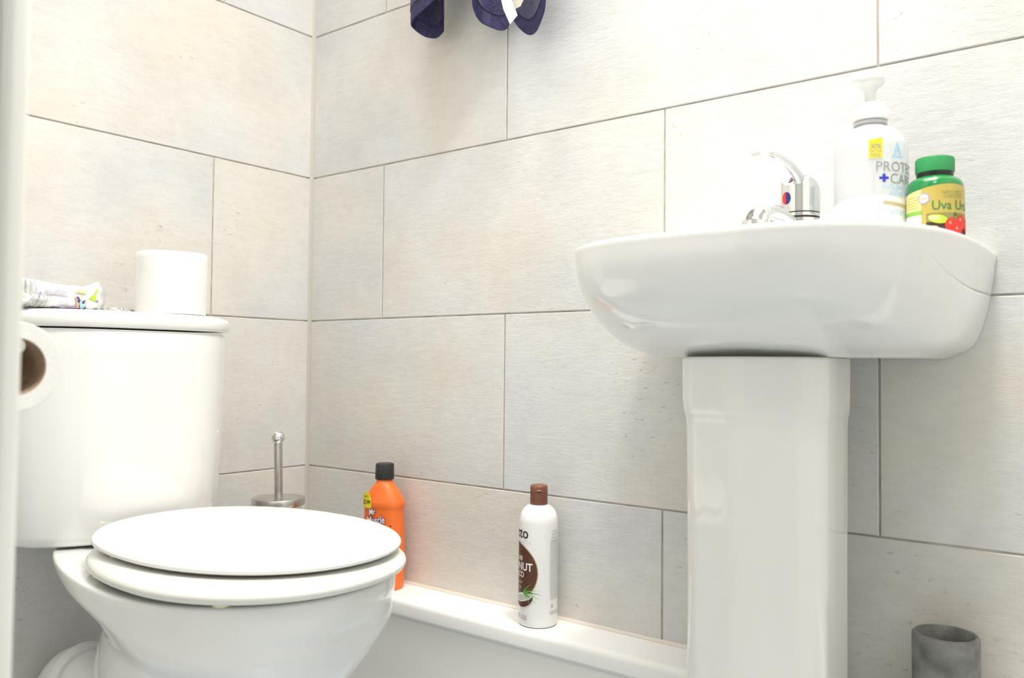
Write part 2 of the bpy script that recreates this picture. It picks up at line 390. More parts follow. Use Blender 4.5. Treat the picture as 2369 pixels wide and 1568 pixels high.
# ------------------------------------------------------------------ basin and pedestal
basin = empty('wash_basin', (1.047, -.1, .735), 'white ceramic wash basin fixed to the tiled wall above a pedestal', 'basin')
off = basin.location.copy()
XC, SS = 1.0465, .067
bs = [(.736, .166, .200, 2.8), (.738, .172, .206, 2.8), (.750, .194, .256, 2.81), (.770, .205, .303, 2.94), (.800, .213, .341, 3.08), (.830, .218, .358, 3.085), (.8585, .2215, .3605, 3.1)]
bs = [tuple(p) for p in smooth_path(bs, 40)]
def bsect(a, D, n, z, s=None, N=72, dz=None, back=.0005):
    s = SS if s is None else s; r = []
    for k in range(N + 1):
        t = PI * k / N; c, sn = math.cos(t), math.sin(t)
        r.append(Vector((XC + a * math.copysign(abs(c) ** (2 / n), c), -s - (D - s) * abs(sn) ** (2 / n), z)))
    r += [Vector((XC - a, -max(s * .5, back), z)), Vector((XC - a, -back, z))] + [Vector((XC - a + 2 * a * k / 24, -back, z)) for k in range(1, 24)] + [Vector((XC + a, -back, z)), Vector((XC + a, -max(s * .5, back), z))]
    if dz:
        for p in r: p.z += dz(p)
    return r
def upstand(p):   # the deck sweeps up to a low splash lip on the wall
    w_ = max(0, 1 - abs(p.x - XC) / .165); w_ = w_ * w_ * (3 - 2 * w_); d = max(0, 1 - (-p.y) / .030)
    return .068 * min(1, w_ * 1.6) * d * d
rings = [bsect(a, D, n, z) for z, a, D, n in bs]
rings += [bsect(.2205, .3595, 3.1, .8612), bsect(.2175, .3565, 3.1, .8626, dz=upstand), bsect(.214, .353, 3.1, .8626, dz=upstand, back=.008), bsect(.212, .351, 3.1, .8626, dz=upstand, back=.018), bsect(.209, .349, 3.1, .8625, back=.032), bsect(.206, .346, 3.1, .8623, back=.055)]
def bowl(a, D, n, z, y0):
    r = []
    N = 72
    for k in range(N + 1):
        t = PI * k / N; c, sn = math.cos(t), math.sin(t)
        r.append(Vector((XC + a * math.copysign(abs(c) ** (2 / n), c), y0 - (D + y0) * abs(sn) ** (2 / n), z)))
    K = 28
    r += [Vector((XC - a + 2 * a * (k) / (K - 1) * 1.0, y0 + .012 * math.sin(PI * k / (K - 1)), z)) for k in range(K)][1:-1]
    tot = len(rings[0]); r = r[:tot]
    while len(r) < tot: r.append(r[-1].lerp(r[0], .5))
    return r
rings += [bowl(.200, .340, 2.9, .8618, -.135), bowl(.192, .332, 2.8, .857, -.142), bowl(.175, .315, 2.6, .82, -.150), bowl(.14, .285, 2.4, .775, -.165), bowl(.08, .25, 2.1, .757, -.19), bowl(.03, .235, 2, .754, -.21)]
part('bowl', [loft(rings)], M['ceramic'], basin, off, sharp=50)
part('waste', [lathe([(.026, 0), (.026, .003), (.02, .004), (.001, .004)], 24, (XC, -.215, .7545))], M['chrome'], basin, off)
# pedestal
ped = empty('pedestal', (XC, -.16, FZ), 'tall white ceramic pedestal column standing under the wash basin', 'pedestal')
off = ped.location.copy()
def pring(hw, yb, yf, z, r=.042):
    pts = []
    def arc(cx, cy, r, a0, a1, n=8): return [Vector((cx + r * math.cos(a0 + (a1 - a0) * k / n), cy + r * math.sin(a0 + (a1 - a0) * k / n), z)) for k in range(n + 1)]
    bow = .012
    pts += arc(XC + hw - r, yf + r + bow, r, -.02, -PI / 2 + .12)
    pts += [Vector((XC + (hw - r) * .9 * t, yf + bow * t * t, z)) for t in (.8, .4, 0, -.4, -.8)]
    pts += arc(XC - hw + r, yf + r + bow, r, -PI / 2 - .12, -PI + .02)
    pts += [Vector((XC - hw + .004, (yf + yb) / 2 + .02, z)), Vector((XC - hw + .008, yb, z)), Vector((XC - hw * .5, yb, z)), Vector((XC + hw * .5, yb, z)), Vector((XC + hw - .008, yb, z)), Vector((XC + hw - .004, (yf + yb) / 2 + .02, z))]
    return pts
pz = [(FZ, .096, -.258), (FZ + .03, .093, -.254), (FZ + .1, .086, -.245), (.25, .083, -.238), (.45, .083, -.236), (.60, .0835, -.237), (.655, .084, -.238), (.672, .086, -.241), (.690, .0868, -.2425), (.728, .087, -.243), (.7345, .0862, -.242), (.7358, .084, -.240)]
part('column', [loft([pring(a, -.089, b, z) for z, a, b in [tuple(q) for q in smooth_path(pz, 60)]])], M['ceramic2'], ped, off, sharp=50)

# ------------------------------------------------------------------ mixer tap
tap = empty('mixer_tap', (1.064, -.085, .8626), 'chrome single lever mixer tap on the back of the basin', 'tap')
off = tap.location.copy(); TX, TY = 1.064, -.085
part('body', [lathe([(.027, .8630), (.027, .867), (.0235, .871), (.0225, .895), (.0245, .905), (.0245, .909)], 40, (TX, TY, 0))], M['chrome'], tap, off)
part('seal_ring', [lathe([(.0235, .909), (.0235, .9115)], 40, (TX, TY, 0)), lathe([(.0235, .9155), (.0235, .917)], 40, (TX, TY, 0))], M['dark'], tap, off)
part('collar', [lathe([(.0248, .9115), (.0248, .9155)], 40, (TX, TY, 0))], M['chrome'], tap, off)
# head: cylinder whose top slopes up towards the lever
hd = []
for t in range(13):
    q = t / 12
    ring = []
    for j in range(40):
        a = 2 * PI * j / 40; r = .0247 * (1 if q < .5 else math.cos((q - .5) / .5 * PI / 2 * .97))
        x, y = r * math.cos(a), r * math.sin(a)
        zt = .917 + min(q / .5, 1) * .030 + (.014 * math.sin((q - .5) / .5 * PI / 2) if q > .5 else 0)
        zz = zt - (min(q / .5, 1)) * .012 * (y / .0247) if q <= .5 else zt - .012 * (y / .0247)
        ring.append(Vector((TX + x, TY + y, zz)))
    hd.append(ring)
hub = part('head', [loft(hd)], M['chrome'], tap, off, sharp=60)
path = smooth_path([(TX, TY + .010, .943), (TX - .001, TY - .015, .955), (TX - .004, TY - .045, .968), (TX - .009, TY - .080, .9745), (TX - .014, TY - .108, .9725)], 26)
part('lever', [tube(path, lambda t: (.0145 - .0020 * t - (.006 * max(0, t - .9) / .1), .0105 - .0065 * min(1, t * 1.15) - (.0015 * max(0, t - .9) / .1)), 28, power=2.6)], M['chrome'], tap, off, sharp=60)
# spout
path = smooth_path([(TX, TY - .010, .884), (TX - .003, TY - .040, .897), (TX - .008, TY - .075, .905), (TX - .012, TY - .100, .901), (TX - .014, TY - .110, .888)], 26)
part('spout', [tube(path, lambda t: (.0165 - .002 * math.sin(t * PI), .0135), 28)], M['chrome'], tap, off, sharp=60)
part('aerator', [lathe([(.0125, .876), (.0150, .8765), (.0155, .888), (.0150, .893)], 30, (TX - .014, TY - .111, 0))], M['chrome'], tap, off)
# hot and cold marker on the head, facing the room
def cyl_pt(cx, cy, r, phi): return (cx + r * math.cos(phi), cy + r * math.sin(phi))

# ------------------------------------------------------------------ label printing
def text_geo(s, size, font_x=1.0, bold=0.0, align='CENTER', shear=0):
    cu = bpy.data.curves.new('t', 'FONT'); cu.body = s; cu.size = size; cu.align_x = align; cu.resolution_u = 3; cu.offset = bold; cu.shear = shear
    o = bpy.data.objects.new('t', cu); COL.objects.link(o)
    dg = bpy.context.evaluated_depsgraph_get(); me = bpy.data.meshes.new_from_object(o.evaluated_get(dg))
    v = [(p.co.x * font_x, p.co.y) for p in me.vertices]; f = [tuple(p.vertices) for p in me.polygons]
    bpy.data.objects.remove(o); bpy.data.curves.remove(cu); bpy.data.meshes.remove(me)
    return v, f
class Print:
    """flat artwork in (s, h) metres mapped on a surface"""
    def __init__(s, fn): s.fn = fn; s.g = G(); s.mats = []
    def mi(s, m):
        m = M[m]
        if m not in s.mats: s.mats.append(m)
        return s.mats.index(m)
    def put(s, v, f, m, layer): s.g.add([s.fn(a, b, .00025 + .00018 * layer) for a, b in v], f, s.mi(m)); return s
    def text(s, t, x, y, size, m, layer=2, fx=1.0, bold=0.0, rot=0, align='CENTER', shear=0):
        v, f = text_geo(t, size, fx, bold, align, shear); c, q = math.cos(rot), math.sin(rot)
        return s.put([(x + a * c - b * q, y + a * q + b * c) for a, b in v], f, m, layer)
    def rect(s, x0, y0, x1, y1, m, layer=1, nx=12, ny=2, top=None, bot=None, slant=0):
        v = []; f = []
        for j in range(ny + 1):
            for i in range(nx + 1):
                t = i / nx; a = x0 + (x1 - x0) * t
                lo = y0 + (bot(t) if bot else 0); hi = y1 + (top(t) if top else 0)
                hh = lo + (hi - lo) * j / ny
                v.append((a + slant * (hh - y0), hh))
        for j in range(ny):
            for i in range(nx):
                k = j * (nx + 1) + i; f.append((k, k + 1, k + nx + 2, k + nx + 1))
        return s.put(v, f, m, layer)
    def ell(s, x, y, rx, ry, m, layer=1, n=36, rings=6, rot=0, a0=0, a1=2 * PI):
        v = [(x, y)]; f = []; c, q = math.cos(rot), math.sin(rot)
        for k in range(1, rings + 1):
            for i in range(n + 1):
                a = a0 + (a1 - a0) * i / n; p, r = rx * k / rings * math.cos(a), ry * k / rings * math.sin(a)
                v.append((x + p * c - r * q, y + p * q + r * c))
        for i in range(n): f.append((0, 1 + i, 2 + i))
        for k in range(rings - 1):
            b = 1 + k * (n + 1)
            for i in range(n): f.append((b + i, b + n + 1 + i, b + n + 2 + i, b + i + 1))
        return s.put(v, f, m, layer)
    def poly(s, pts, m, layer=1): return s.put(pts, [tuple(range(len(pts)))], m, layer)
    def blade(s, x, y, ang, L, wd, m, layer=3, bend=0):
        pts = []
        for i in range(7):
            t = i / 6; a = ang + bend * t; pts.append((x + L * t * math.cos(a), y + L * t * math.sin(a), wd * (1 - t) * (.4 + t * 2 if t < .3 else 1), a))
        v = []
        for (a, b, w_, an) in pts: v += [(a - w_ * math.sin(an), b + w_ * math.cos(an)), (a + w_ * math.sin(an), b - w_ * math.cos(an))]
        return s.put(v, [(2 * i, 2 * i + 1, 2 * i + 3, 2 * i + 2) for i in range(6)], m, layer)
    def obj(s, name, parent, off):
        return s.g.obj(name, None, parent, offset=off, smooth=False, mats=s.mats)
def cyl_map(cx, cy, r, z0, phi0):
    return lambda a, h, d: Vector((cx + (r + d) * math.cos(phi0 + a / r), cy + (r + d) * math.sin(phi0 + a / r), z0 + h))

pr = Print(cyl_map(TX, TY, .0248, .934, math.radians(-112)))
pr.ell(0, 0, .0062, .0078, 'ink_red', 1, 16, 2, 0, PI / 2, 1.5 * PI); pr.ell(0, 0, .0062, .0078, 'ink_navy', 1, 16, 2, 0, -PI / 2, PI / 2)
pr.obj('temperature_marker', tap, off)

# ------------------------------------------------------------------ hand wash pump bottle
HX, HY, HR, HZ = 1.147, -.080, .0415, .8632
hw = empty('pump_bottle', (HX, HY, HZ), 'cloudy clear hand wash pump bottle with white pump beside the green pill bottle', 'bottle')
off = hw.location.copy()
part('bottle_body', [lathe([(.034, 0), (.039, .002), (.0412, .006), (HR, .012), (HR, .118), (.0405, .126), (.037, .135), (.031, .142), (.024, .1465), (.0185, .149), (.0165, .151), (.0165, .156)], 64, (HX, HY, HZ))], M['clear'], hw, off, sharp=50)
part('neck_ring', [lathe([(.0168, .151), (.0190, .152), (.0190, .1555), (.0168, .1565)], 40, (HX, HY, HZ))], mat('neck_grey', (.55, .56, .58), .3), hw, off)
prf = [(.0180, .1565), (.0205, .158), (.0205, .170), (.0195, .1725), (.0165, .175), (.0145, .1775), (.0125, .1785)]
part('pump_collar', [lathe(prf, 48, (HX, HY, HZ))], M['white_plastic'], hw, off)
g_ = [lathe([(.0065, .178), (.0062, .190), (.0085, .197), (.0140, .2005), (.0165, .203), (.0165, .2085), (.0140, .2105), (.001, .211)], 40, (HX, HY, HZ))]
path = smooth_path([(HX, HY, HZ + .2045), (HX - .009, HY - .015, HZ + .2052), (HX - .0145, HY - .024, HZ + .2035), (HX - .017, HY - .028, HZ + .1995)], 14)
g_.append(tube(path, lambda t: (.0085 - .0025 * t, .0050 - .001 * t), 18))
part('pump_head', g_, M['white_plastic'], hw, off, sharp=50)
part('dip_tube', [tube([Vector((HX + .004, HY, HZ + .02)), Vector((HX, HY, HZ + .15))], .0022, 10)], M['white_plastic'], hw, off)
pr = Print(cyl_map(HX, HY, HR, HZ, math.radians(-26)))
Wv = lambda t: .010 * math.sin(PI * (t * 1.0))
pr.rect(-.100, .012, .050, .052, 'ink_white', 1, 60, 2, top=lambda t: .009 * math.sin(PI * min(1, t * 1.15)))
pr.rect(-.0375, .1035, -.0225, .1235, 'ink_yellow', 2, 8, 2, top=lambda t: .001 + .003 * t)
pr.text('30%', -.030, .1145, .0080, 'ink_grey', 3, .85, .0001); pr.text('EXTRA', -.030, .1100, .0046, 'ink_grey', 3, .9); pr.text('FREE', -.030, .1048, .0056, 'ink_grey', 3, .95)
pr.text('A', -.004, .1075, .022, 'ink_sky', 2, .75); pr.rect(-.012, .1045, .004, .1062, 'ink_sky', 3, 6, 1)
pr.text('PROTECT', .0035, .0880, .0165, 'ink_grey', 2, .95, .0001)
pr.text('+', -.021, .0742, .017, 'ink_blue', 2, 1.1, .0008); pr.text('CARE', .005, .0740, .0165, 'ink_grey', 2, .95, .0002)
pr.text('ANTI-BACTERIAL', .002, .0672, .0072, 'ink_sky', 2, .95); pr.text('HAND WASH', .006, .0600, .0072, 'ink_sky', 2, .95)
pr.rect(-.022, .0500, .030, .0540, 'ink_gold', 3, 20, 1, bot=lambda t: -.006 * t, top=lambda t: -.006 * t)
pr.text('VITAMIN E', .004, .0375, .0090, 'ink_sky', 3, .85)
pr.poly([(-.038, .0125), (-.014, .0125), (-.014, .020), (-.022, .032), (-.028, .036)], 'ink_sky', 2)
pr.obj('label', hw, off)

# ------------------------------------------------------------------ supplement bottle
PX, PY, PR, PZ = 1.2175, -.080, .0298, .8632
pb = empty('pill_bottle', (PX, PY, PZ), 'small green supplement bottle with gold label at the right end of the basin', 'bottle')
off = pb.location.copy()
part('bottle_body', [lathe([(.027, 0), (.0291, .002), (.0298, .006), (.0298, .066), (.0292, .071), (.026, .0760), (.0215, .0785), (.0190, .0800), (.0190, .083)], 64, (PX, PY, PZ))], M['greenbottle'], pb, off, sharp=50)
part('neck_seal', [lathe([(.0192, .0785), (.0195, .0795), (.0195, .0850)], 48, (PX, PY, PZ))], mat('black_seal', (.012, .014, .012), .15), pb, off)
capr = []
for q, (r, z) in enumerate([(.0196, .0850), (.0204, .0855), (.0206, .0870), (.0206, .1000), (.0197, .1020), (.017, .1025), (.001, .1025)]):
    ring = []
    for j in range(120):
        a = 2 * PI * j / 120; rr = r - (.0004 if (j % 2 and 1 < q < 4) else 0); ring.append(Vector((PX + rr * math.cos(a), PY + rr * math.sin(a), PZ + z)))
    capr.append(ring)
part('cap', [loft(capr)], M['green'], pb, off, sharp=50)
pr = Print(cyl_map(PX, PY, PR, PZ, math.radians(-46)))
pr.rect(-.0310, .003, .045, .0635, 'gold', 1, 50, 4, top=lambda t: .004 * math.sin(PI * min(1, t * 1.2)))
pr.rect(-.075, .003, -.0312, .034, 'ink_white', 1, 30, 2); pr.rect(-.075, .034, -.0312, .039, 'ink_green', 1, 30, 1); pr.rect(-.075, .039, -.0312, .057, 'ink_paleyellow', 1, 30, 2, top=lambda t: .006 * t)
for k in range(5): pr.rect(-.050, 0.0425 + k * .0030, -.0335, .0430 + k * .0030, 'ink_olive', 2, 10, 1)
pr.ell(-.0285, .0520, .0062, .0062, 'ink_purple', 2, 24, 2); pr.ell(-.0285, .0520, .0048, .0048, 'ink_white', 3, 24, 2); pr.text('O+', -.0285, .0500, .0058, 'ink_peach', 4, .9, .0002)
pr.text("NATURE'S", .002, .0560, .0055, 'ink_olive', 2, 1.0); pr.text('GARDEN', .002, .0515, .0055, 'ink_olive', 2, 1.0)
pr.text('Uva Ursi', .003, .0385, .0148, 'ink_darkgreen', 3, .90, .0001)
pr.rect(-.026, .003, .035, .025, 'ink_darkbrown', 2, 30, 2); pr.rect(-.026, .025, .035, .0350, 'ink_olive', 2, 30, 2)
pr.ell(-.014, .028, .0100, .0048, 'ink_lime', 3, 24, 3, -.2); pr.ell(-.018, .0295, .0060, .0030, 'ink_paleyellow', 4, 20, 2, -.2)
for x, y, r in ((.000, .0205, .0075), (.013, .0245, .0072), (.008, .0145, .0055), (.026, .021, .007)): pr.ell(x, y, r, r * 1.15, 'ink_red', 5, 24, 3); pr.ell(x - .002, y + .003, .0013, .0017, 'ink_peach', 6, 10, 1)
pr.blade(.004, .0350, -1.9, .008, .0006, 'ink_darkbrown', 6); pr.blade(.004, .0350, -1.1, .007, .0006, 'ink_darkbrown', 6); pr.ell(-.019, .019, .005, .0016, 'ink_peach', 3, 16, 1)
pr.obj('label', pb, off)

# ------------------------------------------------------------------ drain cleaner bottle (orange)
DX, DY, DZ = .283, -.0475, LZ + .0005
mb = empty('drain_cleaner_bottle', (DX, DY, DZ), 'orange drain cleaner bottle with black cap and yellow price sticker behind the toilet lid', 'bottle')
off = mb.location.copy(); mb.rotation_euler.z = math.radians(15)
def se(a, b, z, n, cx=DX, cy=DY, N=56, dx=0): return [Vector((cx + dx + a * math.copysign(abs(math.cos(t)) ** (2 / n), math.cos(t)), cy + b * math.copysign(abs(math.sin(t)) ** (2 / n), math.sin(t)), z)) for t in [2 * PI * k / N for k in range(N)]]
DK = .88
ds = [(0, .040, .022, 3.0), (.003, .0425, .025, 3.0), (.04, .0430, .0258, 3.1), (.09, .0430, .0258, 3.1), (.125, .0415, .0250, 3.0), (.142, .0415, .0250, 2.9), (.150, .0435, .0262, 2.8), (.158, .0428, .0258, 2.7), (.170, .036, .0225, 2.5), (.183, .0255, .0195, 2.2), (.192, .0175, .0165, 2.0), (.1965, .0155, .0155, 2.0)]
part('bottle_body', [loft([se(a * DK, b, DZ + z, n) for z, a, b, n in [tuple(q) for q in smooth_path(ds, 60)]])], M['orange'], mb, off, sharp=50)
part('cap', [lathe([(.0158, .1965), (.0170, .1970), (.0175, .199), (.0168, .2235), (.0158, .2255), (.0135, .2262), (.013, .2256), (.001, .2256)], 48, (DX, DY, DZ))], M['black'], mb, off)
def face_map(a, h, d):   # front face of the bottle (towards the room, -y)
    t = max(-1, min(1, a / .0432)); a = a * DK; dep = .0258 * (1 - abs(t) ** 3.0) ** (1 / 3.0); return Vector((DX + a, DY - dep - d - .0006, DZ + h + .0105))
pr = Print(face_map)
pr.ell(-.026, .150, .0135, .0145, 'ink_yellow', 2, 28, 4); pr.rect(-.034, .1355, -.0125, .1445, 'ink_yellow', 2, 4, 1, slant=.0)
pr.text('ONLY', -.026, .1545, .0055, 'ink_darkgreen', 4, .9); pr.text('\u00a33.99', -.0255, .1425, .0105, 'ink_black', 4, .85, .0002)
for dx_, m_, ly, bd in ((0, 'ink_navy', 3, .0012), (0, 'ink_white', 5, .0003)):
    pr.text('Mr', -.010, .1245, .0150, m_, ly, .85, bd, .10); pr.text('Muscle', -.001, .1085, .0195, m_, ly, .78, bd, .10)
pr.text('DRAIN GEL', .000, .100, .0055, 'ink_peach', 3, 1.0, 0, .06)
pr.rect(-.030, .060, .030, .078, 'ink_red', 2, 16, 3, top=lambda t: .012 * t)
rnd = random.Random(5)
for k in range(46):
    pr.ell(.016 + rnd.gauss(0, .009), .088 + rnd.gauss(0, .008), rnd.uniform(.0008, .0026), rnd.uniform(.0006, .0018), rnd.choice(['ink_darkbrown', 'brown', 'ink_gold']), 3 + k % 3, 8, 1, rnd.uniform(0, 3))
pr.poly([(-.022, .078), (.022, .084), (.018, .092), (.004, .090)], 'ink_darkbrown', 3)
pr.obj('label', mb, off)

# ------------------------------------------------------------------ coconut conditioner bottle
CX, CY, CR, CZ_ = .632, -.0430, .0308, LZ + .0005
cb = empty('conditioner_bottle', (CX, CY, CZ_), 'tall white coconut hair bottle with brown flip cap standing alone on the ledge', 'bottle')
off = cb.location.copy()
part('bottle_body', [lathe([(.027, 0), (.0295, .0012), (.0306, .004), (CR, .008), (CR, .160), (.0305, .166), (.0285, .1735), (.025, .180), (.020, .185), (.0150, .1875), (.0135, .188), (.0135, .190)], 64, (CX, CY, CZ_))], M['coco_white'], cb, off, sharp=50)
cp = part('cap', [lathe([(.0135, .1880), (.0139, .1885), (.0139, .2150), (.0131, .2180), (.012, .2188), (.001, .2188)], 48, (CX, CY, CZ_))], M['browncap'], cb, off)
pr = Print(cyl_map(CX, CY, .0139, CZ_, math.radians(-54)))
pr.rect(-.0032, .2085, .0032, .2105, 'ink_darkbrown', 1, 4, 1); pr.rect(-.0028, .2105, .0028, .2118, 'ink_peach', 1, 4, 1); pr.rect(-.0139 * PI + .001, .2068, .0139 * PI - .001, .2072, 'ink_darkbrown', 1, 40, 1)
pr.obj('lid_tab', cp, off)
pr = Print(cyl_map(CX, CY, CR, CZ_, math.radians(-140)))
pr.ell(0, .0850, .0462, .0462, 'ink_gold', 1, 48, 8); pr.ell(0, .0850, .0448, .0448, 'brown', 2, 48, 8)
pr.text('Inecto', .001, .138, .024, 'ink_black', 2, .95, .0002); pr.text('R  A  N  C  E', .020, .1295, .0050, 'ink_lightgrey', 2, 1.0)
pr.text('MOISTURE', .0, .1030, .0095, 'ink_white', 4, .85, .0002); pr.text('COCONUT', .0, .0880, .0170, 'ink_white', 4, .85, .0004, 0)
pr.text('DE COCO', .0, .0770, .0120, 'ink_white', 4, .80, .0003); pr.text('conditioner', .004, .0670, .0080, 'ink_lightgrey', 4, .8); pr.text('nourish', .008, .0590, .0070, 'ink_lightgrey', 4, .8)
# coconut half and leaves
pr.ell(.018, 0.0460, .0200, .0150, 'brown', 5, 30, 4, .25, PI, 2 * PI); pr.ell(.018, 0.0462, .0200, .0068, 'ink_white', 6, 30, 3, .25); pr.ell(.018, 0.0458, .0165, .0045, 'ink_lightgrey', 7, 24, 2, .25)
for k, (a, L) in enumerate([(-.6, .020), (-.25, .026), (.05, .030), (.3, .032), (.55, .030), (.85, .026), (1.2, .022), (1.6, .016)]):
    pr.blade(.022, .0525, a, L, .0011, 'ink_darkgreen' if k % 2 else 'ink_green', 8, -.35)
pr.text('14 FL.OZ', .012, .0120, .0095, 'ink_grey', 2, .85)
# small print column on the side
for k in range(4): pr.text('X HS LV N', .078, .1480 - k * .0052, .0048, 'ink_grey', 2, .9)
for k in range(44): pr.rect(.0655, .0440 + k * .0021, .0655 + .026 * (.75 + .25 * rnd.random()), .04475 + k * .0021, 'ink_lightgrey', 2, 6, 1)
for k in range(3):
    a = PI / 2 + k * 2 * PI / 3; pr.blade(.070 + .0022 * math.cos(a), .0335 + .0022 * math.sin(a), a - 2.0, .0050, .0009, 'ink_grey', 3, -.6)
for k in range(3): pr.rect(.0655, .0205 + k * .0022, .086, .0213 + k * .0022, 'ink_lightgrey', 2, 6, 1)
pr.obj('label', cb, off)

# ------------------------------------------------------------------ concrete tumbler
tb = empty('tumbler', (1.219, -.045, LZ), 'small grey stone-look bathroom tumbler on the ledge at the lower right', 'tumbler')
part('cup', [lathe([(.030, .0005), (.034, .002), (.0352, .006), (.0360, .096), (.0356, .101), (.0335, .1035), (.0310, .1030), (.0290, .099), (.0285, .090), (.0275, .012), (.001, .010)], 56, (1.219, -.045, LZ))], M['grey_concrete'], tb, tb.location.copy(), sharp=50)

# ------------------------------------------------------------------ toilet brush
BX, BY = .100, -.146
tbv = empty('toilet_brush', (BX, BY, FZ), 'chrome toilet brush in a round holder with ball-topped handle in the corner', 'toilet brush')
off = tbv.location.copy()
part('holder', [lathe([(.040, 0), (.0425, .003), (.0425, .404), (.041, .406)], 56, (BX, BY, FZ))], M['chrome'], tbv, off)
part('lid', [lathe([(.043, .4065), (.0485, .407), (.0490, .409), (.0490, .4185), (.048, .420), (.001, .4215)], 64, (BX, BY, FZ))], M['steel'], tbv, off)
h0 = Vector((BX, BY, FZ + .420)); h1 = Vector((BX, BY - .0035, .583))
hn = part('handle', [tube([h0, h0.lerp(h1, .5), h1], .0078, 28)], M['steel'], tbv, off)
part('ball_knob', [lathe([(.0125 * math.sin(PI * k / 16) + .0001, -.0125 * math.cos(PI * k / 16)) for k in range(17)], 32, tuple(h1))], M['chrome'], tbv, off)

# ------------------------------------------------------------------ toilet roll standing on the cistern
RX, RY, RZ = .120, -.3830, .8006
rl = empty('toilet_roll', (RX, RY, RZ), 'full white toilet roll standing upright on the right end of the cistern lid', 'toilet roll')
off = rl.location.copy()
rr = []
for r, z in [(.0225, 0), (.050, 0), (.0545, .001), (.0552, .006), (.0562, .04), (.0565, .090), (.0560, .0995), (.054, .102), (.0225, .102), (.0225, .0005), (.0225, 0)]:
    ring = []
    for j in range(72):
        a = 2 * PI * j / 72; q = r + (0.0006 * noise.noise(Vector((math.cos(a) * 2, math.sin(a) * 2, z * 20))) if r > .04 else 0)
        ring.append(Vector((RX + q * math.cos(a), RY + q * math.sin(a), RZ + z + (.0012 * noise.noise(Vector((math.cos(a) * 1.5, math.sin(a) * 1.5, 3))) if z > .09 else 0))))
    rr.append(ring)
part('paper', [loft(rr, False, False)], M['paper'], rl, off, sharp=50)
part('cardboard_core', [loft([[Vector((RX + r * math.cos(2 * PI * j / 40), RY + r * math.sin(2 * PI * j / 40), RZ + z)) for j in range(40)] for r, z in ((.0222, .001), (.0222, .1015), (.0212, .1015), (.0212, .001), (.0222, .001))], False, False)], M['card'], rl, off)

# ------------------------------------------------------------------ roll on its holder (close to the lens, on the front wall)
QX, QY, QZ = .6740, -.8385, .7190
RODY = QY - .0030
hd_ = empty('toilet_roll_holder', (.63, YF, .75), 'chrome toilet roll holder on the wall behind the door frame', 'holder')
off = hd_.location.copy()
part('wall_plate', [rbox(.540, YF + .0003, .710, .580, YF + .006, .760, .002)], M['chrome'], hd_, off)
bz = QZ + .0171
path = smooth_path([(.560, YF + .005, bz), (.560, RODY - .018, bz), (.562, RODY - .006, bz), (.572, RODY, bz), (.62, RODY, bz), (QX + .006, RODY, bz)], 40)
part('rod', [tube(path, .0055, 16)], M['chrome'], hd_, off)
part('end_knob', [tube([Vector((QX + .005, RODY, bz)), Vector((QX + .0095, RODY, bz))], .0062, 18)], M['steel'], hd_, off)
r2 = empty('toilet_roll', (QX - .05, QY, QZ - .0375), 'nearly finished toilet roll hanging on its holder beside the door frame', 'toilet roll')
off = r2.location.copy()
def xring(r, x, cy=QY, cz=QZ, n=64): return [Vector((x, cy + r * math.cos(2 * PI * j / n), cz + r * math.sin(2 * PI * j / n))) for j in range(n)]
x0, x1 = QX - .1, QX
part('paper', [loft([xring(.0240, x0), xring(.0368, x0), xring(.0373, x0 + .001), xring(.0373, x1 - .0012), xring(.0366, x1), xring(.0240, x1), xring(.0240, x0)], False, False)], M['paper'], r2, off, sharp=50)
part('cardboard_core', [loft([xring(.0239, x0 + .0005), xring(.0239, x1 - .0003), xring(.0232, x1 - .0003), xring(.0232, x0 + .0005), xring(.0239, x0 + .0005)], False, False)], M['card'], r2, off, sharp=50)

# ------------------------------------------------------------------ wipes packets on the cistern
def pouch(name, label, y0, y1, xc, z0, hgt, dep, seed, art, tipup=.0):
    root = empty(name, (xc, (y0 + y1) / 2, z0), label, 'wipes packet', None)
    off = root.location.copy()
    NL, NA = 44, 40
    def surf(t, a, d=0.0):   # t 0..1 along y, a angle
        e = min(t, 1 - t) / .16; e = min(1, e); e = math.sqrt(max(0, 1 - (1 - e) ** 2))
        end = t > .84
        hh = hgt * (.5 * e if not end else .5 * max(e, .0)) + (.0012)
        hh *= 1 - .28 * t
        if t > .84: q = min(1, (t - .84) / .16); hh = hgt * .36 * (1 - q) ** 1.5 + q ** .8 * (.0205 + tipup) if tipup > 0 else hgt * .36 * (1 - q) + .004
        dd = dep * .5 * e + .0010
        c, s = math.cos(a), math.sin(a)
        cz = z0 + hgt * .5 * (1 - .28 * t) + (tipup * .9 * min(1, (t - .84) / .16) if t > .84 else 0)
        wr = .0030 * noise.noise(Vector((t * 9 + seed, c * 2, s * 2 + seed))) + .0024 * noise.noise(Vector((t * 26 + seed, c * 4, s * 3)))
        lump = .0010 * math.sin(t * 70 + s * 3) * (1 if t < .3 else .3)
        x = xc + (dd + wr + lump + d) * math.copysign(abs(c) ** .8, c)
        z = cz + (hh + wr * .8 + d) * math.copysign(abs(s) ** .8, s)
        yy = y0 + (y1 - y0) * t + (.012 * (1 - abs(s)) - .004 * abs(s) if t > .98 and tipup > 0 else 0)
        x += .0035 * math.sin(s * 9 + t * 30) * max(0, (t - .86) / .14)
        return Vector((x, yy, max(z, z0 + .0003)))
    rings = [[surf(i / NL, 2 * PI * j / NA) for j in range(NA)] for i in range(NL + 1)]
    part('pouch', [loft(rings)], M['pouch'], root, off, sharp=60)
    L = y1 - y0
    pr = Print(lambda s_, h_, d: surf(min(.995, max(.005, s_ / L)), math.asin(max(-.97, min(.97, h_ / (hgt * .5)))), d + .0024))
    art(pr, L); pr.obj('print', root, off)
    return root
M['pouch'] = mat('packet_film', (.84, .84, .83), .22)
